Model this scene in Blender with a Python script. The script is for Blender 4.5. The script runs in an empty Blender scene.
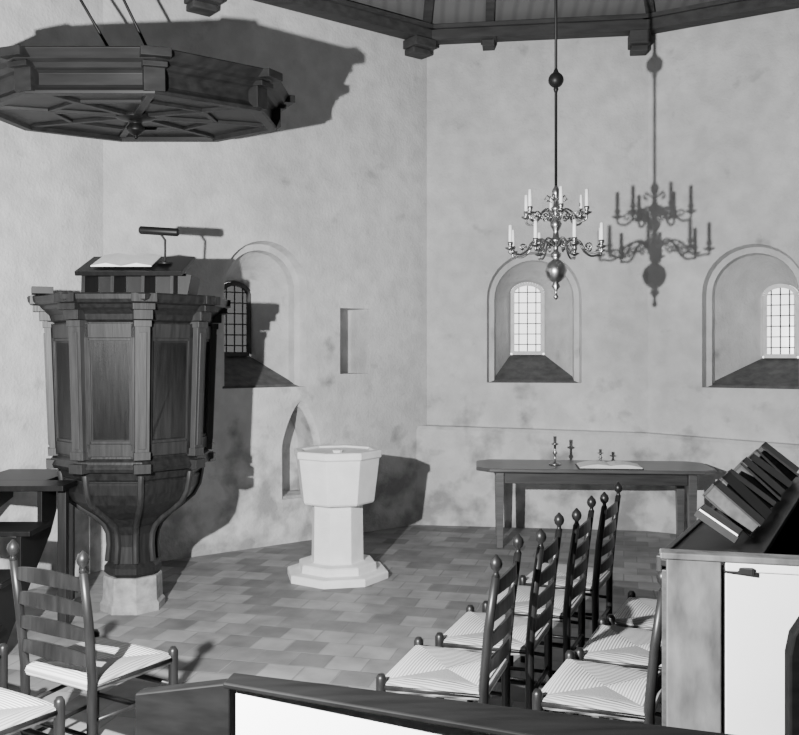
import bpy, bmesh, math, random
from mathutils import Vector, Matrix
random.seed(4)
scene = bpy.context.scene

# ------------------------------------------------------------------ materials
def _base(name):
    m = bpy.data.materials.new(name); m.use_nodes = True
    nt = m.node_tree; b = nt.nodes['Principled BSDF']
    return m, nt, b
def g3(g): return (g, g, g, 1)
def mat_noise(name, g, var=.15, scale=6, rough=.6, metal=0, bump=.0, bscale=40, stretch=(1,1,1), detail=6, spec=.3):
    m, nt, b = _base(name)
    tc = nt.nodes.new('ShaderNodeTexCoord'); mp = nt.nodes.new('ShaderNodeMapping')
    mp.inputs['Scale'].default_value = stretch
    nt.links.new(tc.outputs['Object'], mp.inputs['Vector'])
    n = nt.nodes.new('ShaderNodeTexNoise'); n.inputs['Scale'].default_value = scale; n.inputs['Detail'].default_value = detail
    nt.links.new(mp.outputs[0], n.inputs['Vector'])
    r = nt.nodes.new('ShaderNodeValToRGB')
    r.color_ramp.elements[0].position = .3; r.color_ramp.elements[1].position = .7
    r.color_ramp.elements[0].color = g3(g*(1-var)); r.color_ramp.elements[1].color = g3(min(1, g*(1+var)))
    nt.links.new(n.outputs['Fac'], r.inputs[0]); nt.links.new(r.outputs[0], b.inputs['Base Color'])
    b.inputs['Roughness'].default_value = rough; b.inputs['Metallic'].default_value = metal
    b.inputs['Specular IOR Level'].default_value = spec
    if bump:
        n2 = nt.nodes.new('ShaderNodeTexNoise'); n2.inputs['Scale'].default_value = bscale; n2.inputs['Detail'].default_value = 5
        nt.links.new(mp.outputs[0], n2.inputs['Vector'])
        bp = nt.nodes.new('ShaderNodeBump'); bp.inputs['Strength'].default_value = bump; bp.inputs['Distance'].default_value = .02
        nt.links.new(n2.outputs['Fac'], bp.inputs['Height']); nt.links.new(bp.outputs[0], b.inputs['Normal'])
    return m

def mat_plaster(name='plaster',mul=1.0):
    m, nt, b = _base(name)
    geo = nt.nodes.new('ShaderNodeNewGeometry')
    def noise(s, d=8, dist=0):
        n = nt.nodes.new('ShaderNodeTexNoise'); n.inputs['Scale'].default_value = s
        n.inputs['Detail'].default_value = d; n.inputs['Distortion'].default_value = dist
        nt.links.new(geo.outputs['Position'], n.inputs['Vector']); return n
    big, mid, patch = noise(.8, 8, .1), noise(6, 10), noise(3.8, 14, .1)
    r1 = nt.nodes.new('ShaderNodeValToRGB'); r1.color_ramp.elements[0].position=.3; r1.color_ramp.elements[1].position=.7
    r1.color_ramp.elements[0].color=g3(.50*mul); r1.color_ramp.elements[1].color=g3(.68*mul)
    nt.links.new(big.outputs['Fac'], r1.inputs[0])
    r2 = nt.nodes.new('ShaderNodeValToRGB'); r2.color_ramp.elements[0].position=.35; r2.color_ramp.elements[1].position=.65
    r2.color_ramp.elements[0].color=g3(.84); r2.color_ramp.elements[1].color=g3(1)
    nt.links.new(mid.outputs['Fac'], r2.inputs[0])
    mx = nt.nodes.new('ShaderNodeMixRGB'); mx.blend_type='MULTIPLY'; mx.inputs[0].default_value=1
    nt.links.new(r1.outputs[0], mx.inputs[1]); nt.links.new(r2.outputs[0], mx.inputs[2])
    sep = nt.nodes.new('ShaderNodeSeparateXYZ'); nt.links.new(geo.outputs['Position'], sep.inputs[0])
    mr = nt.nodes.new('ShaderNodeMapRange'); mr.inputs['From Min'].default_value=.0; mr.inputs['From Max'].default_value=1.8
    mr.inputs['To Min'].default_value=.18; mr.inputs['To Max'].default_value=-.05
    nt.links.new(sep.outputs['Z'], mr.inputs['Value'])
    ad = nt.nodes.new('ShaderNodeMath'); ad.operation='ADD'
    nt.links.new(patch.outputs['Fac'], ad.inputs[0]); nt.links.new(mr.outputs[0], ad.inputs[1])
    r3 = nt.nodes.new('ShaderNodeValToRGB'); r3.color_ramp.elements[0].position=.59; r3.color_ramp.elements[1].position=.76
    r3.color_ramp.elements[0].color=g3(1); r3.color_ramp.elements[1].color=g3(.55)
    nt.links.new(ad.outputs[0], r3.inputs[0])
    mx2 = nt.nodes.new('ShaderNodeMixRGB'); mx2.blend_type='MULTIPLY'; mx2.inputs[0].default_value=1
    nt.links.new(mx.outputs[0], mx2.inputs[1]); nt.links.new(r3.outputs[0], mx2.inputs[2])
    nt.links.new(mx2.outputs[0], b.inputs['Base Color'])
    b.inputs['Roughness'].default_value=.95; b.inputs['Specular IOR Level'].default_value=.1
    bp = nt.nodes.new('ShaderNodeBump'); bp.inputs['Strength'].default_value=.5; bp.inputs['Distance'].default_value=.03
    nt.links.new(mid.outputs['Fac'], bp.inputs['Height'])
    bp2 = nt.nodes.new('ShaderNodeBump'); bp2.inputs['Strength'].default_value=.45; bp2.inputs['Distance'].default_value=.012
    f = noise(45, 4); nt.links.new(f.outputs['Fac'], bp2.inputs['Height']); nt.links.new(bp.outputs[0], bp2.inputs['Normal'])
    nt.links.new(bp2.outputs[0], b.inputs['Normal'])
    return m

def mat_tiles():
    m, nt, b = _base('floor_tiles')
    geo = nt.nodes.new('ShaderNodeNewGeometry'); mp = nt.nodes.new('ShaderNodeMapping')
    mp.inputs['Rotation'].default_value=(0,0,math.radians(14))
    nt.links.new(geo.outputs['Position'], mp.inputs['Vector'])
    br = nt.nodes.new('ShaderNodeTexBrick'); br.offset=.5; br.squash=1
    br.inputs['Scale'].default_value=1; br.inputs['Brick Width'].default_value=.215; br.inputs['Row Height'].default_value=.215
    br.inputs['Mortar Size'].default_value=.006; br.inputs['Mortar Smooth'].default_value=.5; br.inputs['Bias'].default_value=.3
    br.inputs['Color1'].default_value=g3(.085); br.inputs['Color2'].default_value=g3(.30); br.inputs['Mortar'].default_value=g3(.22)
    nt.links.new(mp.outputs[0], br.inputs['Vector'])
    n = nt.nodes.new('ShaderNodeTexNoise'); n.inputs['Scale'].default_value=5; n.inputs['Detail'].default_value=10
    nt.links.new(mp.outputs[0], n.inputs['Vector'])
    r = nt.nodes.new('ShaderNodeValToRGB'); r.color_ramp.elements[0].position=.3; r.color_ramp.elements[1].position=.7
    r.color_ramp.elements[0].color=g3(.6); r.color_ramp.elements[1].color=g3(1.0)
    nt.links.new(n.outputs['Fac'], r.inputs[0])
    mx = nt.nodes.new('ShaderNodeMixRGB'); mx.blend_type='MULTIPLY'; mx.inputs[0].default_value=1
    nt.links.new(br.outputs['Color'], mx.inputs[1]); nt.links.new(r.outputs[0], mx.inputs[2])
    nt.links.new(mx.outputs[0], b.inputs['Base Color'])
    b.inputs['Roughness'].default_value=.55; b.inputs['Specular IOR Level'].default_value=.3
    inv = nt.nodes.new('ShaderNodeMath'); inv.operation='SUBTRACT'; inv.inputs[0].default_value=1
    nt.links.new(br.outputs['Fac'], inv.inputs[1])
    bp = nt.nodes.new('ShaderNodeBump'); bp.inputs['Strength'].default_value=.5; bp.inputs['Distance'].default_value=.01
    nt.links.new(inv.outputs[0], bp.inputs['Height']); nt.links.new(bp.outputs[0], b.inputs['Normal'])
    return m

def mat_wave(name, g, dark, direction, scale, rough=.8, bump=.6):
    m, nt, b = _base(name)
    tc = nt.nodes.new('ShaderNodeTexCoord')
    w = nt.nodes.new('ShaderNodeTexWave'); w.bands_direction=direction; w.inputs['Scale'].default_value=scale
    w.inputs['Distortion'].default_value=.6; w.inputs['Detail'].default_value=2
    nt.links.new(tc.outputs['Object'], w.inputs['Vector'])
    r = nt.nodes.new('ShaderNodeValToRGB'); r.color_ramp.elements[0].color=g3(dark); r.color_ramp.elements[1].color=g3(g)
    r.color_ramp.elements[1].position=.5
    nt.links.new(w.outputs['Fac'], r.inputs[0]); nt.links.new(r.outputs[0], b.inputs['Base Color'])
    bp = nt.nodes.new('ShaderNodeBump'); bp.inputs['Strength'].default_value=bump; bp.inputs['Distance'].default_value=.005
    nt.links.new(w.outputs['Fac'], bp.inputs['Height']); nt.links.new(bp.outputs[0], b.inputs['Normal'])
    b.inputs['Roughness'].default_value=rough
    return m

def mat_glass(name,t0):
    m, nt, b = _base(name)
    out = nt.nodes['Material Output']
    t = nt.nodes.new('ShaderNodeBsdfTransparent'); t.inputs[0].default_value=(t0,t0,t0,1)
    g = nt.nodes.new('ShaderNodeBsdfGlossy'); g.inputs['Roughness'].default_value=.1
    mx = nt.nodes.new('ShaderNodeMixShader'); mx.inputs[0].default_value=.06
    nt.links.new(t.outputs[0], mx.inputs[1]); nt.links.new(g.outputs[0], mx.inputs[2]); nt.links.new(mx.outputs[0], out.inputs[0])
    return m

PLASTER=mat_plaster(); PLASTERD=mat_plaster('nave_plaster_low_bounce',.28); TILES=mat_tiles(); GLASS=mat_glass('old_window_glass',.95); GLASSD=mat_glass('dark_window_glass',.05)  # PLASTERD: same plaster darkened so the unseen nave walls bounce less light
SLATE=mat_noise('slate_sill', .09, .3, 12, .8, bump=.3)
OAK=mat_noise('carved_oak', .013, .4, 5, .42, bump=.06, bscale=8, stretch=(9,9,.7), spec=.3)
OAKL=mat_noise('light_oak', .036, .3, 5, .45, bump=.05, bscale=8, stretch=(9,9,.7), spec=.3)
OAKP=mat_noise('oak_panel', .022, .35, 5, .45, bump=.04, bscale=8, stretch=(9,9,.7), spec=.3)
OAKH=mat_noise('oak_board', .040, .3, 5, .45, bump=.05, bscale=8, stretch=(.8,9,9), spec=.35)
TABLEW=mat_noise('table_top_wood', .085, .25, 5, .35, stretch=(.8,9,9), spec=.5)
CANOPY=mat_noise('canopy_oak', .013, .4, 4, .5, stretch=(.8,5,5), spec=.22)
DARK=mat_noise('dark_wood', .006, .4, 5, .45, stretch=(8,8,1), spec=.22)
BLACKW=mat_noise('black_painted_wood', .0035, .4, 5, .6, stretch=(1,8,8), spec=.10)
CHAIRW=mat_noise('chair_wood', .011, .4, 6, .35, stretch=(6,6,1), spec=.35)
CEILB=mat_wave('ceiling_boards', .14, .11, 'X', 2.2, .8, .3)
BEAM=mat_noise('beam_wood', .045, .3, 3, .7, stretch=(1,6,6), bump=.1)
STONE=mat_noise('white_stone', .74, .07, 9, .75, bump=.12, bscale=60)
STONEG=mat_noise('grey_stone', .24, .3, 14, .85, bump=.3, bscale=40)
PAINT=mat_noise('white_painted_panel', .60, .05, 3, .6)
GREYP=mat_noise('grey_marbled_wood', .09, .5, 14, .5, stretch=(1,1,.4))
PAPER=mat_noise('paper', .75, .05, 20, .9)
LEATHER=mat_noise('book_leather', .007, .4, 20, .5)
EDGE=mat_noise('aged_page_edges', .05, .4, 30, .8)
BRASS=mat_noise('brass', .36, .2, 10, .32, metal=1)
IRON=mat_noise('iron', .012, .2, 10, .45, metal=.3)
WAX=mat_noise('candle_wax', .85, .03, 10, .5)
FRAMEW=mat_noise('white_frame', .7, .1, 10, .6)
LEAD=mat_noise('lead_bars', .05, .2, 10, .6)
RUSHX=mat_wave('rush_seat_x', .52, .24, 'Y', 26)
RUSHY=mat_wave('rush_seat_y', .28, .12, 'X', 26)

# ------------------------------------------------------------------ builder
class B:
    def __init__(s): s.bm=bmesh.new(); s.mats=[]
    def mi(s,m):
        if m not in s.mats: s.mats.append(m)
        return s.mats.index(m)
    def faces(s, pts, fs, m, smooth=False):
        vs=[s.bm.verts.new(p) for p in pts]; k=s.mi(m)
        for f in fs:
            try:
                fc=s.bm.faces.new([vs[i] for i in f]); fc.material_index=k; fc.smooth=smooth
            except ValueError: pass
        return vs
    def box(s,c,size,m,mat=None):
        c=Vector(c); hx,hy,hz=[v/2 for v in size]
        pts=[]
        for z in(-hz,hz):
            for x,y in((-hx,-hy),(hx,-hy),(hx,hy),(-hx,hy)):
                v=Vector((x,y,z)); 
                if mat is not None: v=mat@v
                pts.append(c+v)
        s.faces(pts,[(3,2,1,0),(4,5,6,7),(0,1,5,4),(1,2,6,5),(2,3,7,6),(3,0,4,7)],m)
    def loft(s,rings,m,caps=True,smooth=False,closed=True):
        n=len(rings[0]); pts=[p for r in rings for p in r]; fs=[]
        for i in range(len(rings)-1):
            for j in range(n if closed else n-1):
                a=i*n+j; b=i*n+(j+1)%n
                fs.append((a,b,b+n,a+n))
        if caps:
            fs.append(tuple(reversed(range(n)))); fs.append(tuple(range((len(rings)-1)*n,len(rings)*n)))
        s.faces(pts,fs,m,smooth)
    def ngon(s,prof,n,m,c=(0,0),rot=0,apothem=True,smooth=False,caps=True):
        k=1/math.cos(math.pi/n) if apothem else 1
        rings=[]
        for r,z in prof:
            rings.append([(c[0]+r*k*math.cos(rot+math.pi/n+2*math.pi*j/n), c[1]+r*k*math.sin(rot+math.pi/n+2*math.pi*j/n), z) for j in range(n)])
        s.loft(rings,m,caps,smooth)
    def lathe(s,prof,c,m,n=16): s.ngon([(max(r,.0005),z+c[2]) for r,z in prof],n,m,(c[0],c[1]),0,False,True)
    def tube(s,path,r,m,n=8,flat=1):
        path=[Vector(p) for p in path]; rings=[]; up=None
        for i,p in enumerate(path):
            a=path[max(0,i-1)]; b=path[min(len(path)-1,i+1)]; t=(b-a).normalized()
            if up is None:
                up=Vector((0,0,1)) if abs(t.z)<.9 else Vector((0,1,0))
            u=(up-t*up.dot(t)).normalized(); up=u; v=t.cross(u)
            rr=r[i] if isinstance(r,(list,tuple)) else r
            rings.append([p+(u*math.cos(2*math.pi*j/n+math.pi/n)+v*flat*math.sin(2*math.pi*j/n+math.pi/n))*rr for j in range(n)])
        s.loft(rings,m,True,n>4)
    def sphere(s,c,r,m,sz=1,n=14):
        prof=[(r*math.sin(math.pi*i/10),-r*sz*math.cos(math.pi*i/10)) for i in range(11)]
        s.lathe(prof,c,m,n)
    def plank(s,p,q,th,z0,z1,m,side=0):
        p=Vector((p[0],p[1],0)); q=Vector((q[0],q[1],0)); d=(q-p).normalized(); nrm=Vector((d.y,-d.x,0))
        a=nrm*(-th/2+side*th/2); b=nrm*(th/2+side*th/2)
        if not isinstance(z1,(tuple,list)): z1=(z1,z1)
        pts=[p+a+Vector((0,0,z0)),q+a+Vector((0,0,z0)),q+b+Vector((0,0,z0)),p+b+Vector((0,0,z0)),
             p+a+Vector((0,0,z1[0])),q+a+Vector((0,0,z1[1])),q+b+Vector((0,0,z1[1])),p+b+Vector((0,0,z1[0]))]
        s.faces(pts,[(3,2,1,0),(4,5,6,7),(0,1,5,4),(1,2,6,5),(2,3,7,6),(3,0,4,7)],m)
    def obj(s,name,loc=(0,0,0),rot=(0,0,0),bevel=0,recalc=True):
        if recalc: bmesh.ops.recalc_face_normals(s.bm,faces=s.bm.faces)
        me=bpy.data.meshes.new(name); s.bm.to_mesh(me); s.bm.free()
        for m in s.mats: me.materials.append(m)
        o=bpy.data.objects.new(name,me); scene.collection.objects.link(o)
        o.location=loc; o.rotation_euler=rot
        if bevel:
            md=o.modifiers.new('bevel','BEVEL'); md.width=bevel; md.segments=2; md.limit_method='ANGLE'; md.angle_limit=math.radians(40)
        return o
def RZ(a): return Matrix.Rotation(a,3,'Z')
def RX(a): return Matrix.Rotation(a,3,'X')
def RY(a): return Matrix.Rotation(a,3,'Y')

# ------------------------------------------------------------------ room shell
C0=Vector((-2.38,7.23)); C1=Vector((.28,9.2)); C2=Vector((2.46,8.9)); P5=Vector((5.9,6.86)); P6=Vector((5.9,-12)); P0=Vector((-4.58,-12)); P1=Vector((-4.58,3.42))
ZT=5.0; APEX=(.5,4.0,7.2)
class Facet:
    def __init__(s,A,Bp,out): s.A=A; s.d=(Bp-A).normalized(); s.L=(Bp-A).length; s.o=Vector(out).normalized()
    def P(s,u,v,dep=0):
        q=s.A+s.d*u+s.o*dep; return Vector((q.x,q.y,v))
def outn(A,Bp):
    d=(Bp-A).normalized(); n=Vector((d.y,-d.x)); mid=(A+Bp)/2
    if n.dot(mid-Vector((.5,2)))<0: n=-n
    return n
def arch(u0,u1,v0,v1,rise,n=18,pointed=False):
    pts=[(u0,v0),(u1,v0)]; uc=(u0+u1)/2; h=(u1-u0)/2
    for i in range(n+1):
        a=math.pi*i/n
        x=math.cos(a); y=math.sin(a)
        if pointed: y=(1-abs(x)**1.6)**.85 if abs(x)<1 else 0
        pts.append((uc+h*x, v1-rise+rise*y))
    return pts
def rect(u0,u1,v0,v1): return [(u0,v0),(u1,v0),(u1,v1),(u0,v1)]
def wall(name,A,Bp,openings=(),mat=None):
    F=Facet(A,Bp,outn(A,Bp)); b=B(); k=b.mi(mat or PLASTER); ks=b.mi(SLATE); bm=b.bm
    edges=[]
    def ring(pts,dep):
        return [bm.verts.new(F.P(u,v,dep)) for u,v in pts]
    o=ring([(0,0),(F.L,0),(F.L,ZT),(0,ZT)],0)
    edges+=[bm.edges.new((o[i],o[(i+1)%4])) for i in range(4)]
    rs=[]
    for op in openings:
        r=[ring(pts,dep) for pts,dep in op['loops']]; rs.append((op,r)); n=len(r[0])
        edges+=[bm.edges.new((r[0][i],r[0][(i+1)%n])) for i in range(n)]
    bmesh.ops.triangle_fill(bm,use_beauty=True,use_dissolve=False,edges=edges)
    for op,r in rs:
        n=len(r[0])
        for a in range(len(r)-1):
            for i in range(n):
                j=(i+1)%n
                f=bm.faces.new((r[a][i],r[a][j],r[a+1][j],r[a+1][i]))
                f.material_index= ks if (i==0 and op.get('sill')) else k
        if op.get('cap'): bm.faces.new(r[-1])
    b.obj(name,recalc=False)
    return F
def win_open(n0,n1,s0,top,w0,w1,wz0,wz1):
    r=(n1-n0)/2
    return {'sill':True,'loops':[(arch(n0,n1,s0,top,r),0),(arch(n0+.02,n1-.02,s0+.0,top-.02,r-.02),.10),(arch(n0+.07,n1-.07,s0+.02,top-.075,r-.07),.11),
             (arch(n0+.08,n1-.08,s0+.06,top-.085,r-.08),.20),(arch(w0,w1,wz0,wz1,.12),.62)]}
FL=wall('wall_apse_left',C1,C0,[win_open(1.42,2.27,1.43,2.75,1.69,2.03,1.71,2.42),
    {'cap':True,'loops':[(rect(.706,1.053,1.54,2.17),0),(rect(.706,1.053,1.54,2.17),.35)]},
    {'cap':True,'loops':[(arch(1.27,1.68,.40,1.30,.40,pointed=True),0),(arch(1.31,1.67,.42,1.25,.36,pointed=True),.06),(arch(1.31,1.67,.42,1.25,.36,pointed=True),.36)]}])
FB=wall('wall_apse_center',C1,C2,[win_open(.61,1.555,1.44,2.76,.84,1.20,1.72,2.50)])
FR=wall('wall_apse_right',C2,P5,[win_open(.515,1.43,1.41,2.76,.965,1.30,1.69,2.42)])
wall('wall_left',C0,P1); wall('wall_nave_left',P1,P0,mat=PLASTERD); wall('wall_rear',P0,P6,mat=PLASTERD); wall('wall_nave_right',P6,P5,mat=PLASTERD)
room=[P0,P6,P5,C2,C1,C0,P1]
b=B(); b.faces([(p.x,p.y,0) for p in room],[tuple(range(7))],TILES); b.obj('floor',recalc=False)
b=B(); b.faces([(p.x,p.y,ZT) for p in room]+[APEX],[(i,(i+1)%7,7) for i in range(7)],CEILB); b.obj('ceiling',recalc=False)

# windows
def window(name,F,u0,u1,v0,v1,dark=False):
    b=B(); dep=.60; fm=FRAMEW if not dark else LEAD
    lp=arch(u0+.02,u1-.02,v0+.02,v1-.02,.11)
    path=[F.P(u,v,dep) for u,v in lp]; path.append(path[0])
    for i in range(len(path)-1): b.tube([path[i],path[i+1]],.028,fm,4)
    uc=(u0+u1)/2; h=(u1-u0)/2-.03; rb=.007 if not dark else .008
    for k in range(1,4):
        u=u0+(u1-u0)*k/4
        top=v1-.11-.02+.11*math.sqrt(max(0,1-((u-uc)/h)**2))
        b.tube([F.P(u,v0+.02,dep),F.P(u,top,dep)],rb,LEAD,4)
    nr=7
    for k in range(1,nr):
        v=v0+(v1-v0)*k/nr
        hh=h
        if v>v1-.13: hh=h*math.sqrt(max(0,1-((v-(v1-.13))/.11)**2))
        b.tube([F.P(uc-hh,v,dep),F.P(uc+hh,v,dep)],rb,LEAD,4)
    pts=[F.P(u,v,dep+.008) for u,v in lp]
    b.faces(pts,[tuple(range(len(pts)))],GLASSD if dark else GLASS)  # dark pane is far less transparent than the other windows
    b.obj(name,recalc=False)
window('window_1',FL,1.69,2.03,1.71,2.42,True); window('window_2',FB,.84,1.20,1.72,2.50); window('window_3',FR,.965,1.30,1.69,2.42)

# plinth ledge (thicker wall base) on the centre and right facets
b=B()
outer=[(.10,9.135),(.266,9.10),(2.427,8.803),(5.85,6.77)]; back=[(.12,9.3),(.29,9.3),(2.52,9.0),(5.95,6.96)]; hs=[1.0,1.0,.95,.82]
rings=[]
for (x,y),(bx,by),h in zip(outer,back,hs): rings.append([(x,y,0),(x,y,h-.03),(x+(bx-x)*.12,y+(by-y)*.12,h),(bx,by,h+.015),(bx,by,0)])
b.loft(rings,PLASTER); b.obj('baseboard_apse')

# wall plate beams, corbels, ribs
b=B()
def off(p,q,a): 
    d=(q-p).normalized(); n=Vector((d.y,-d.x)); 
    if n.dot((p+q)/2-Vector((.5,2)))>0: n=-n
    return p+n*a,q+n*a
for p,q in ((P0,P6),(P6,P5),(P5,C2),(C2,C1),(C1,C0),(C0,P1),(P1,P0)):
    a,c=off(p,q,.09); b.plank(a,c,.16,ZT-.12,ZT-.02,BEAM)
    a,c=off(p,q,.11); b.plank(a,c,.20,ZT-.02,ZT+.02,BEAM)
b.obj('trim_1')
def corbel(F,u,w,z0):
    b=B(); p=F.P(u-w/2,0,-.11); q=F.P(u+w/2,0,-.11)
    b.plank(p.xy,q.xy,.22,z0+.06,ZT-.13,BEAM)
    p=F.P(u-w/2+.02,0,-.08); q=F.P(u+w/2-.02,0,-.08); b.plank(p.xy,q.xy,.16,z0,z0+.06,BEAM)
    b.obj('trim_corbel',bevel=.01)
corbel(FL,.18,.26,4.72); corbel(FB,.63,.16,4.80); corbel(FL,2.5,.26,4.64); corbel(FB,2.1,.2,4.68)
b=B()
for p in (FB.P(.64,0,-.05),FL.P(.05,0,-.05),FR.P(.05,0,-.05),FL.P(2.5,0,-.05),FR.P(2.4,0,-.05)):
    b.tube([(p.x,p.y,ZT+.02),(APEX[0],APEX[1],APEX[2]-.05)],.06,BEAM,4)
b.obj('trim_ribs')

# ------------------------------------------------------------------ pulpit
def pulpit():
    b=B()
    b.ngon([(.20,0),(.20,.05),(.185,.07),(.18,.22),(.175,.235)],8,STONEG)
    b.ngon([(.15,.235),(.175,.26),(.175,.30),(.15,.33),(.14,.44),(.145,.52),(.17,.58),(.225,.64),(.305,.70),(.375,.76),(.412,.83),(.425,.90),(.415,.915),(.43,.93),(.44,.96),(.49,.985)],8,OAK)
    for j in range(8):
        a=math.pi/8+j*math.pi/4; pr=[(.155,.33),(.145,.44),(.15,.52),(.175,.58),(.23,.64),(.31,.70),(.38,.76),(.417,.83),(.430,.90),(.436,.96)]
        b.tube([(r*1.07*math.cos(a),r*1.07*math.sin(a),z) for r,z in pr],.022,OAKP,6)
    b.ngon([(.46,.975),(.535,.985),(.545,1.01),(.53,1.035),(.525,1.05),(.505,1.07),(.50,1.09),(.50,1.94),(.52,1.955),(.53,1.99),(.555,2.015),(.575,2.03),(.59,2.05),
            (.615,2.06),(.63,2.08),(.635,2.11),(.625,2.12),(.47,2.12),(.46,2.10),(.46,1.3)],8,OAK)
    for j in range(8):
        a=-math.pi/2+j*math.pi/4; R=RZ(a+math.pi/2)
        def fb(x,z,w,h,t,m,ap=.50):
            c=R@Vector((x,-(ap+t/2-.004),0)); b.box((c.x,c.y,z),(w,t,h),m,R)
        fb(0,1.885,.33,.09,.022,OAKP); fb(0,1.125,.33,.08,.022,OAKP)
        fb(-.155,1.505,.035,.86,.022,OAK); fb(.155,1.505,.035,.86,.022,OAK)
        for (x,z,w,h) in ((0,1.83,.29,.018),(0,1.175,.29,.018),(-.14,1.50,.016,.67),(.14,1.50,.016,.67)): fb(x,z,w,h,.016,OAKP)
        fb(0,1.50,.25,.62,.004,OAKP)
        a2=a+math.pi/8; R2=RZ(a2+math.pi/2)
        def pb(z,w,h,t,m,rr=.545):
            c=R2@Vector((0,-rr,0)); b.box((c.x,c.y,z),(w,t,h),m,R2)
        pb(1.505,.095,.82,.07,OAKL); pb(1.505,.05,.74,.084,OAKL)
        pb(1.09,.11,.05,.09,OAKL); pb(1.93,.11,.04,.09,OAKL); pb(1.01,.115,.06,.10,OAKP,.555)
        pb(1.985,.12,.06,.12,OAKP,.55); pb(2.035,.14,.04,.12,OAK,.59); pb(2.09,.16,.055,.12,OAK,.61)
    for v in b.bm.verts:
        if v.co.z>.97:
            s=.915+.065*min(1,(v.co.z-.97)); v.co.x*=s; v.co.y*=s
    ox=.04
    b.box((.02+ox,-.12,2.33),(.70,.40,.03),DARK,RX(math.radians(20)))
    for x in (-.28,-.09,.11,.30):
        x+=ox
        b.faces([(x-.012,-.30,2.12),(x-.012,.06,2.12),(x-.012,.04,2.37),(x-.012,-.29,2.25),(x+.012,-.30,2.12),(x+.012,.06,2.12),(x+.012,.04,2.37),(x+.012,-.29,2.25)],
                [(0,1,2,3),(7,6,5,4),(0,3,7,4),(1,5,6,2),(0,4,5,1),(3,2,6,7)],OAK)
    b.box((.02+ox,-.02,2.22),(.58,.02,.22),DARK)
    b.box((.38,-.04,2.20),(.10,.28,.15),DARK,RY(.2))
    b.box((-.48,-.36,2.145),(.13,.18,.045),LEATHER,RZ(.4))
    for sx in (-1,1):
        b.faces([(0,-.27,2.31),(sx*.2,-.27,2.31),(sx*.2,.0,2.41),(0,.0,2.41),(0,-.27,2.315),(sx*.1,-.27,2.335),(sx*.2,-.27,2.318),(sx*.2,.0,2.415),(sx*.1,.0,2.43),(0,.0,2.415)],
            [(0,1,2,3),(0,4,5,6,1),(4,9,8,5),(5,8,7,6),(1,6,7,2),(3,2,7,8,9)],PAPER)
    b.tube([(.25,-.12,2.34),(.255,-.13,2.42),(.26,-.15,2.50),(.23,-.17,2.545)],.008,IRON)
    b.tube([(.10,-.2,2.56),(.11,-.2,2.56),(.355,-.2,2.545),(.365,-.2,2.545)],[.018,.027,.027,.018],IRON,12)
    b.lathe([(.05,0),(.05,.012),(.012,.02)],(.25,-.12,2.34),IRON)
    return b.obj('pulpit',(-1.83,6.18,0),bevel=.004)
pulpit()

def canopy():
    b=B()
    b.ngon([(.84,-.02),(.90,-.02),(.905,.0),(.885,.02),(.875,.035),(.875,.10),(.89,.115),(.91,.125),(.93,.15),(.96,.165),(.98,.19),(1.0,.215),(.985,.225),(.55,.25),(.50,.30),(.30,.31),(.28,.36)],8,CANOPY,caps=False)
    b.ngon([(.84,-.02),(.83,.01),(.79,.02),(.02,.025)],8,CANOPY,caps=False)
    for j in range(8):
        a=math.pi/8+j*math.pi/4; 
        b.box((.46*math.cos(a),.46*math.sin(a),.012),(.86,.05,.022),CANOPY,RZ(a))
        a2=j*math.pi/4
        b.box((.50*math.cos(a2),.50*math.sin(a2),.014),(.035,.40,.020),CANOPY,RZ(a2))
        R=1.0/math.cos(math.pi/8)
        b.box(((R-.07)*math.cos(a),(R-.07)*math.sin(a),.195),(.15,.17,.05),CANOPY,RZ(a))
        b.box(((R-.14)*math.cos(a),(R-.14)*math.sin(a),.07),(.09,.12,.15),CANOPY,RZ(a))
        b.box(((R-.115)*math.cos(a),(R-.115)*math.sin(a),.14),(.12,.14,.03),CANOPY,RZ(a))
    b.lathe([(.12,.04),(.13,.0),(.09,-.015),(.05,-.02),(.04,-.035),(.06,-.06),(.06,-.08),(.03,-.105),(.012,-.115),(.016,-.13),(.0,-.14)],(0,0,0),DARK)
    o=b.obj('pulpit_sounding_board',(-1.775,6.05,3.32),(math.radians(4.5),0,0),bevel=.003)
    bpy.context.view_layer.update(); inv=o.matrix_world.inverted()
    for i,(p,q) in enumerate((((-1.85,6.1,3.6),(-2.72,6.1,5.10)),((-1.62,6.2,3.6),(-2.42,6.2,5.25)))):
        b=B(); b.tube([inv@Vector(p),inv@Vector(q)],.010,IRON); r=b.obj('hanging_rod_%d'%(i+1)); r.parent=o
canopy()

def stairs():
    b=B()
    b.box((-2.535,6.13,.90),(.49,.56,.035),DARK); b.box((-2.42,5.72,.90),(.66,.26,.035),DARK)
    b.box((-2.47,5.44,.68),(.60,.32,.03),DARK); b.box((-2.50,5.12,.46),(.62,.34,.03),DARK); b.box((-2.50,4.80,.23),(.62,.34,.03),DARK)
    for x in (-2.24,-2.76):
        st=[(4.64,0),(4.64,.215),(4.96,.215),(4.96,.445),(5.29,.445),(5.29,.665),(5.60,.665),(5.60,.885),(5.84 if x>-2.5 else 6.40,.885),(5.84 if x>-2.5 else 6.40,.72),(5.75,.60),(4.98,0)]
        n=len(st); pts=[(x-.015,y,z) for y,z in st]+[(x+.015,y,z) for y,z in st]
        b.faces(pts,[tuple(range(n)),tuple(reversed(range(n,2*n)))]+[(i,(i+1)%n,(i+1)%n+n,i+n) for i in range(n)],DARK)
    b.box((-2.13,5.70,.44),(.055,.055,.885),OAK); b.box((-2.33,6.37,.44),(.05,.05,.885),OAK)
    b.obj('pulpit_staircase',bevel=.004)
stairs()

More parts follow.
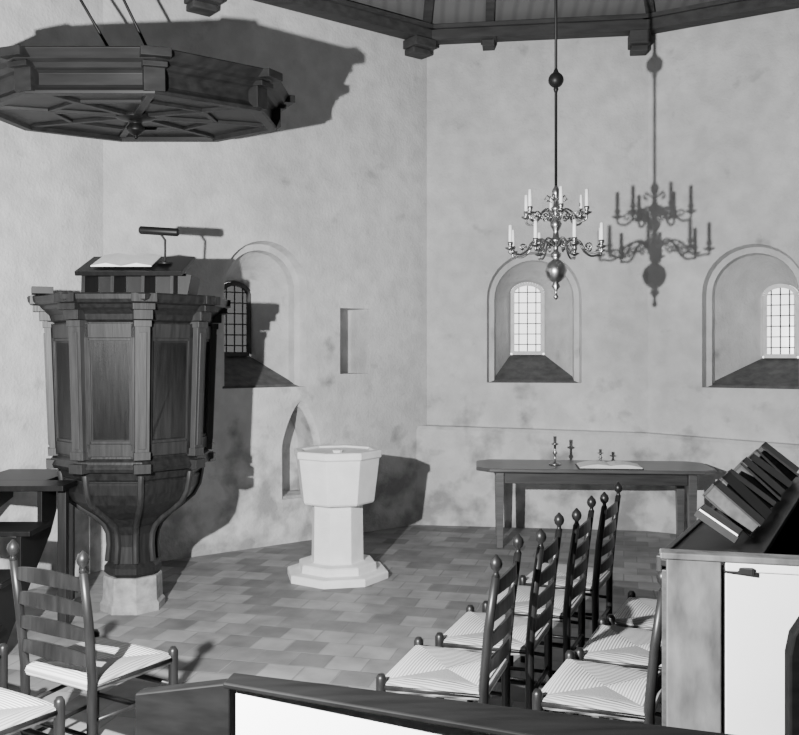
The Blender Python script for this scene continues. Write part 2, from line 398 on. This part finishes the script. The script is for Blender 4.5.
# ------------------------------------------------------------------ font
b=B(); r=math.radians(12)
b.ngon([(.375,0),(.375,.05),(.365,.06),(.29,.065),(.285,.115),(.275,.125),(.20,.13),(.193,.14),(.188,.56),(.20,.575),(.262,.585),(.272,.60),(.31,.93),(.325,.94),(.325,.985),(.315,.992),(.27,.992),(.26,.975),(.05,.965)],8,STONE,rot=r)
b.ngon([(.03,.96),(.04,.985),(.0,.99)],8,STONE,rot=r)
b.obj('baptismal_font',(-.485,7.03,0),bevel=.004)

# ------------------------------------------------------------------ communion table
def table():
    b=B(); hx,hy,c=1.05,.36,.12
    def top(s,z): 
        x=hx-s; y=hy-s
        return [(-x+c,-y,z),(x-c,-y,z),(x,-y+c,z),(x,y-c,z),(x-c,y,z),(-x+c,y,z),(-x,y-c,z),(-x,-y+c,z)]
    b.loft([top(.012,.685),top(0,.693),top(0,.712),top(.008,.72)],TABLEW)
    b.box((0,-.24,.63),(1.60,.022,.11),OAKH); b.box((0,.24,.63),(1.60,.022,.11),OAKH)
    for x in(-.82,.82): b.box((x,0,.63),(.022,.46,.11),OAKH)
    for x in(-.84,.84):
        for y in(-.24,.24):
            w=.036; t=.028
            b.loft([[(x-t,y-t,0),(x+t,y-t,0),(x+t,y+t,0),(x-t,y+t,0)],[(x-w,y-w,.5),(x+w,y-w,.5),(x+w,y+w,.5),(x-w,y+w,.5)],[(x-w,y-w,.685),(x+w,y-w,.685),(x+w,y+w,.685),(x-w,y+w,.685)]],TABLEW)
    b.obj('communion_table',(1.755,8.22,0),(0,0,math.radians(-5)),bevel=.003)
table()
def candlestick(x,y,h,r):
    b=B(); b.lathe([(r,0),(r,.01),(r*.7,.02),(r*.25,.035),(r*.2,h*.35),(r*.4,h*.42),(r*.2,h*.5),(r*.2,h*.68),(r*.6,h*.72),(r*.6,h*.75),(r*.25,h*.78),(r*.3,h),(.001,h)],(0,0,0),BRASS)
    b.obj('candlestick',(x,y,.72))
candlestick(1.42,8.22,.26,.055); candlestick(1.86,8.33,.13,.05)
def openbook(name,x,y,z,w,h,rz=0):
    b=B()
    for s in(-1,1):
        rings=[]
        for k in range(6):
            t=k/5; X=s*w*t; Z=.012+.03*math.sin(math.pi*min(1,t*.75+.2))
            rings.append([(X,-h/2,.008),(X,h/2,.008),(X,h/2,Z),(X,-h/2,Z)])
        b.loft(rings,PAPER)
    b.box((0,0,.004),(2*w+.02,h+.02,.008),LEATHER)
    b.obj(name,(x,y,z),(0,0,rz))
openbook('open_bible',1.87,8.04,.72,.27,.3,-.1)

# ------------------------------------------------------------------ chairs
def chair_mesh():
    b=B(); seat=.45
    for s in(-1,1):
        b.tube([(s*.19,.0,0),(s*.195,.0,.2),(s*.20,.0,.46),(s*.205,-.022,.70),(s*.207,-.05,.90)],[.015,.019,.020,.019,.016],CHAIRW,10)
        b.lathe([(.016,0),(.010,.012),(.010,.02),(.021,.032),(.025,.048),(.021,.064),(.010,.076),(.004,.084)],(s*.207,-.051,.90),CHAIRW,12)
        b.tube([(s*.235,.40,0),(s*.24,.40,.2),(s*.24,.40,.44),(s*.24,.40,.475),(s*.24,.40,.49)],[.015,.02,.021,.021,.012],CHAIRW,10)
        for z in(.16,.30): b.tube([(s*.193,.0,z),(s*.238,.40,z)],[.009,.009],CHAIRW)
        b.tube([(s*.20,.0,.44),(s*.24,.40,.44)],.014,CHAIRW)
    for z in(.20,.33): b.tube([(-.237,.40,z),(.0,.40,z),(.237,.40,z)],[.010,.013,.010],CHAIRW)
    b.tube([(-.195,0,.24),(.195,0,.24)],.010,CHAIRW)
    for zc in(.545,.645,.745,.845):
        rings=[]; yb=-.09*(zc-.46)-.006
        for k in range(9):
            t=-1+2*k/8; x=.2*t; y=yb-.028*(1-t*t); top=zc+.024+.022*(1-t*t)**1.0; bot=zc-.024+.008*(1-t*t)
            rings.append([(x,y-.005,bot),(x,y+.005,bot),(x,y+.005,top),(x,y-.005,top)])
        b.loft(rings,CHAIRW)
    c=[(-.205,-.005),(.205,-.005),(.245,.41),(-.245,.41)]; o=(0,.20)
    for i in range(4):
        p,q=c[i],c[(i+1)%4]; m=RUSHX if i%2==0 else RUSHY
        N=6
        mid=((p[0]+q[0])/2,(p[1]+q[1])/2); nn=Vector((mid[0]-o[0],mid[1]-o[1])).normalized()
        rows=[]
        for k in range(N+1):
            t=k/N; row=[]
            for s in(0,1,2,3,4):
                w=s/4; ex=p[0]+(q[0]-p[0])*w; ey=p[1]+(q[1]-p[1])*w
                x=ex+(o[0]-ex)*t; y=ey+(o[1]-ey)*t
                pillow=.016*math.sin(math.pi*w)*(1-t)
                z=seat+.016-.012*t+pillow*.8 if k>0 else seat+.008
                row.append((x,y,z))
            rows.append(row)
        under=[[(rows[0][s][0]+nn.x*.008,rows[0][s][1]+nn.y*.008,seat-.008) for s in range(5)],[(rows[0][s][0],rows[0][s][1],seat-.03) for s in range(5)],
               [(rows[3][s][0],rows[3][s][1],seat-.028) for s in range(5)],[(rows[-1][s][0],rows[-1][s][1],seat-.02) for s in range(5)]]
        allr=list(reversed(under))+rows
        b.loft(allr,m,caps=False,smooth=True,closed=False)
    return b
cb=chair_mesh(); first=cb.obj('ladderback_chair',recalc=True)
def chair(x,y,deg,o=None):
    if o is None:
        o=first.copy(); scene.collection.objects.link(o)
    o.location=(x,y,0); o.rotation_euler=(0,0,math.radians(deg)); return o
chair(-1.375,3.62,-30,first); chair(-1.65,3.06,-30); chair(-2.12,3.66,-30)
for k,(x,y) in enumerate([(.385,3.62),(.64,4.12),(.90,4.63),(1.16,5.14)]): chair(x,y,71+(0,-2,-3,-5)[k])
for k,(x,y) in enumerate([(.98,3.41),(1.23,3.89),(1.48,4.36)]): chair(x,y,65+(0,1,-1)[k])

# ------------------------------------------------------------------ choir stall on the right
def stall():
    b=B(); d=Vector((.475,.88)); F0=Vector((.86,2.9)); e=Vector((.97,-.24)); nr=Vector((.88,-.475))
    S=F0+d*.03; E=Vector((2.06,5.10))
    b.plank(S,E,.035,0,1.04,OAK,side=1)
    for t in (.0,.33,.66,.97):
        p=S+(E-S)*t-nr*.012; b.plank(p,p+d*.09,.02,.0,1.04,OAKH)
    pts=[]
    for base in (S+nr*.02,E+nr*.02):
        l=base-nr*.05; r=base+nr*.24
        pts.append([(l.x,l.y,1.05),(r.x,r.y,1.05),(r.x,r.y,1.075),(l.x,l.y,1.075)])
    b.loft(pts,DARK)
    b.plank(S-nr*.03,E-nr*.03,.02,1.03,1.085,OAK)
    b.plank(S+nr*.85,E+nr*.85,.035,0,1.1,DARK); b.plank(S+nr*.62,E+nr*.62,.36,.42,.455,DARK)
    b.plank(E,E+nr*.85,.035,0,1.04,DARK,side=0)
    G=F0+e*.95
    b.plank(F0+e*.0,F0+e*.165,.05,0,1.09,GREYP); b.plank(F0+e*.165,F0+e*.175,.03,0,1.07,DARK)
    b.plank(F0+e*.178,G,.03,.0,1.07,PAINT); b.plank(F0+e*.178,G,.05,0,.12,PAINT)
    b.plank(F0-e*.02,G+e*.03,.07,1.09,1.11,GREYP); b.plank(F0+e*.178,G,.05,1.06,1.088,PAINT)
    b.obj('choir_stall',bevel=.004)
    b=B(); Rn=RZ(math.atan2(nr.y,nr.x))
    for i in range(9):
        p=S+d*(.52+i*.20)+nr*(.13+.01*math.sin(i*3))
        R=Rn@RY(math.radians(40+4*math.sin(i*2.3)))@RX(math.radians(6*math.sin(i*1.7)))
        c=Vector((p.x,p.y,1.175))
        for s in(-1,1): b.box(c+R@Vector((0,0,s*.026)),(.21,.13,.007),LEATHER,R)
        b.box(c,(.20,.125,.046),EDGE,R)
        b.box(c+R@Vector((-.105,0,0)),(.010,.13,.059),LEATHER,R)
    R=Rn@RY(math.radians(32)); p=S+d*.36+nr*.10
    b.box((p.x,p.y,1.142),(.16,.12,.026),LEATHER,R)
    b.box(Vector((p.x,p.y,1.142))+R@Vector((0,-.005,.016)),(.15,.11,.006),PAPER,R)
    b.obj('hymn_books')
stall()

# ------------------------------------------------------------------ dark pew at the right edge
b=B(); 
def endboard(x,y,w,h,th,m,dirv=(1,0)):
    pts=[]; n=10; r=w/2
    for k in range(n+1):
        a=math.pi*k/n; pts.append((r*math.cos(a),h-r*.8+r*.8*math.sin(a)))
    pts=[(-r,0)]+[(r,0)]+pts
    d=Vector(dirv).normalized(); nn=Vector((d.y,-d.x)); N=len(pts); P=[]
    for s in(-1,1):
        for u,v in pts: q=Vector((x,y))+d*u+nn*s*th/2; P.append((q.x,q.y,v))
    b.faces(P,[tuple(range(N)),tuple(reversed(range(N,2*N)))]+[(i,(i+1)%N,(i+1)%N+N,i+N) for i in range(N)],m)
endboard(1.27,2.42,.44,1.11,.05,BLACKW,(1,-.1))
b.box((1.27,1.95,.44),(.40,.9,.035),DARK); b.box((1.46,1.95,.75),(.03,.9,.5),DARK)
endboard(1.27,1.48,.44,1.11,.05,BLACKW,(1,-.1))
b.obj('church_pew',bevel=.006)

# foreground pew front with book rest
b=B(); e=Vector((.95,-.310)).normalized(); L=Vector((-.415,2.25)); nn=Vector((-e.y,e.x))
R_=L+e*1.36
pf=[]
for base,w in ((L,.055),(R_,.17)):
    f=base-nn*w
    pf.append([(f.x,f.y,.928),(base.x,base.y,.932),(base.x,base.y,.950),(f.x,f.y,.942)])
b.loft(pf,BLACKW)
b.plank(L-nn*.03+e*.03,R_-nn*.08,.03,0,.93,PAINT)
b.plank(L-nn*.02+e*.03,R_-nn*.065,.06,0,.10,PAINT)
b.plank(L-nn*.0,L-nn*.02-e*.26,.045,0,(.93,.88),BLACKW)
b.obj('pew_front',bevel=.004)

# ------------------------------------------------------------------ chandelier
def chandelier():
    b=B(); 
    b.lathe([(.0,2.10),(.010,2.105),(.018,2.12),(.010,2.135),(.008,2.16),(.03,2.19),(.018,2.215),(.035,2.225),(.06,2.25),(.074,2.295),(.06,2.34),(.035,2.362),(.02,2.372),
             (.034,2.39),(.036,2.41),(.018,2.425),(.016,2.45),(.03,2.475),(.045,2.49),(.045,2.505),(.022,2.52),(.018,2.56),(.034,2.59),(.04,2.61),(.022,2.64),(.015,2.68),
             (.028,2.70),(.036,2.715),(.018,2.73),(.012,2.78),(.022,2.80),(.028,2.83),(.014,2.855),(.008,2.87)],(0,0,0),BRASS,20)
    def arms(n,R,z0,zp,ph,drop):
        for j in range(n):
            a=ph+2*math.pi*j/n; ca,sa=math.cos(a),math.sin(a)
            prof=[(.03,z0),(.10*R/.32,z0+.045),(.17*R/.32,z0+.02),(.20*R/.32,z0-drop*.5),(.25*R/.32,z0-drop),(R*.93,z0-drop*.9),(R,zp-.03),(R,zp)]
            cr=[]
            for i in range(len(prof)-1):
                p0=prof[max(0,i-1)];p1=prof[i];p2=prof[i+1];p3=prof[min(len(prof)-1,i+2)]
                for t in(0,.33,.66):
                    f=lambda k:.5*((2*p1[k])+(-p0[k]+p2[k])*t+(2*p0[k]-5*p1[k]+4*p2[k]-p3[k])*t*t+(-p0[k]+3*p1[k]-3*p2[k]+p3[k])*t**3)
                    cr.append((f(0),f(1)))
            cr.append(prof[-1])
            b.tube([(r*ca,r*sa,z) for r,z in cr],.0078,BRASS,6)
            for (rc,zc,rr,sgn) in ((.12*R/.32,z0-.012,.028,1),(.235*R/.32,z0-drop+.045,.027,-1)):
                sp=[((rc+sgn*rr*(1-k/16)*math.cos(k*.55))*ca,(rc+sgn*rr*(1-k/16)*math.cos(k*.55))*sa,zc+rr*(1-k/16)*math.sin(k*.55)) for k in range(14)]
                b.tube(sp,.0056,BRASS,5)
            x,y=R*ca,R*sa
            b.lathe([(.008,zp-.012),(.032,zp),(.036,zp+.008),(.012,zp+.008),(.012,zp+.02),(.018,zp+.03),(.018,zp+.045),(.001,zp+.045)],(x,y,0),BRASS,12)
            b.lathe([(.0125,zp+.035),(.0115,zp+.155),(.003,zp+.16)],(x,y,0),WAX,10)
    arms(8,.32,2.46,2.435,.2,.06)
    arms(6,.215,2.66,2.665,.5,.045)
    for j in range(6):
        a=j*math.pi/3; b.tube([(.015*math.cos(a),.015*math.sin(a),2.77),(.06*math.cos(a),.06*math.sin(a),2.80),(.075*math.cos(a),.075*math.sin(a),2.775),(.05*math.cos(a),.05*math.sin(a),2.76)],.005,BRASS,5)
    b.tube([(0,0,2.86),(0,0,6.1)],.010,IRON,8)
    b.sphere((0,0,3.575),.052,IRON); b.lathe([(.008,-.09),(.018,-.06),(.014,-.05),(.02,.05),(.01,.075)],(0,0,3.575),IRON)
    b.obj('brass_chandelier',(1.05,6.04,0))
chandelier()

# ------------------------------------------------------------------ lights
sp=bpy.data.lights.new('flood_lamp','SPOT'); sp.energy=2500; sp.shadow_soft_size=.026; sp.spot_size=math.radians(150); sp.spot_blend=.15
so=bpy.data.objects.new('flood_lamp',sp); scene.collection.objects.link(so); so.location=(-1.3,1.5,1.96)
so.rotation_euler=(Vector((.4,8,2.3))-so.location).to_track_quat('-Z','Y').to_euler()
w=bpy.data.worlds.new('sky'); scene.world=w; w.use_nodes=True
w.node_tree.nodes['Background'].inputs[0].default_value=(1,1,1,1); w.node_tree.nodes['Background'].inputs[1].default_value=3.0

# ------------------------------------------------------------------ camera
cam=bpy.data.cameras.new('camera'); co=bpy.data.objects.new('camera',cam); scene.collection.objects.link(co)
co.location=(0,0,1.75); co.rotation_euler=(math.radians(90),0,0)
cam.sensor_width=36; cam.lens=900/799*36; cam.shift_y=-15.5/799; cam.clip_start=.05
scene.camera=co
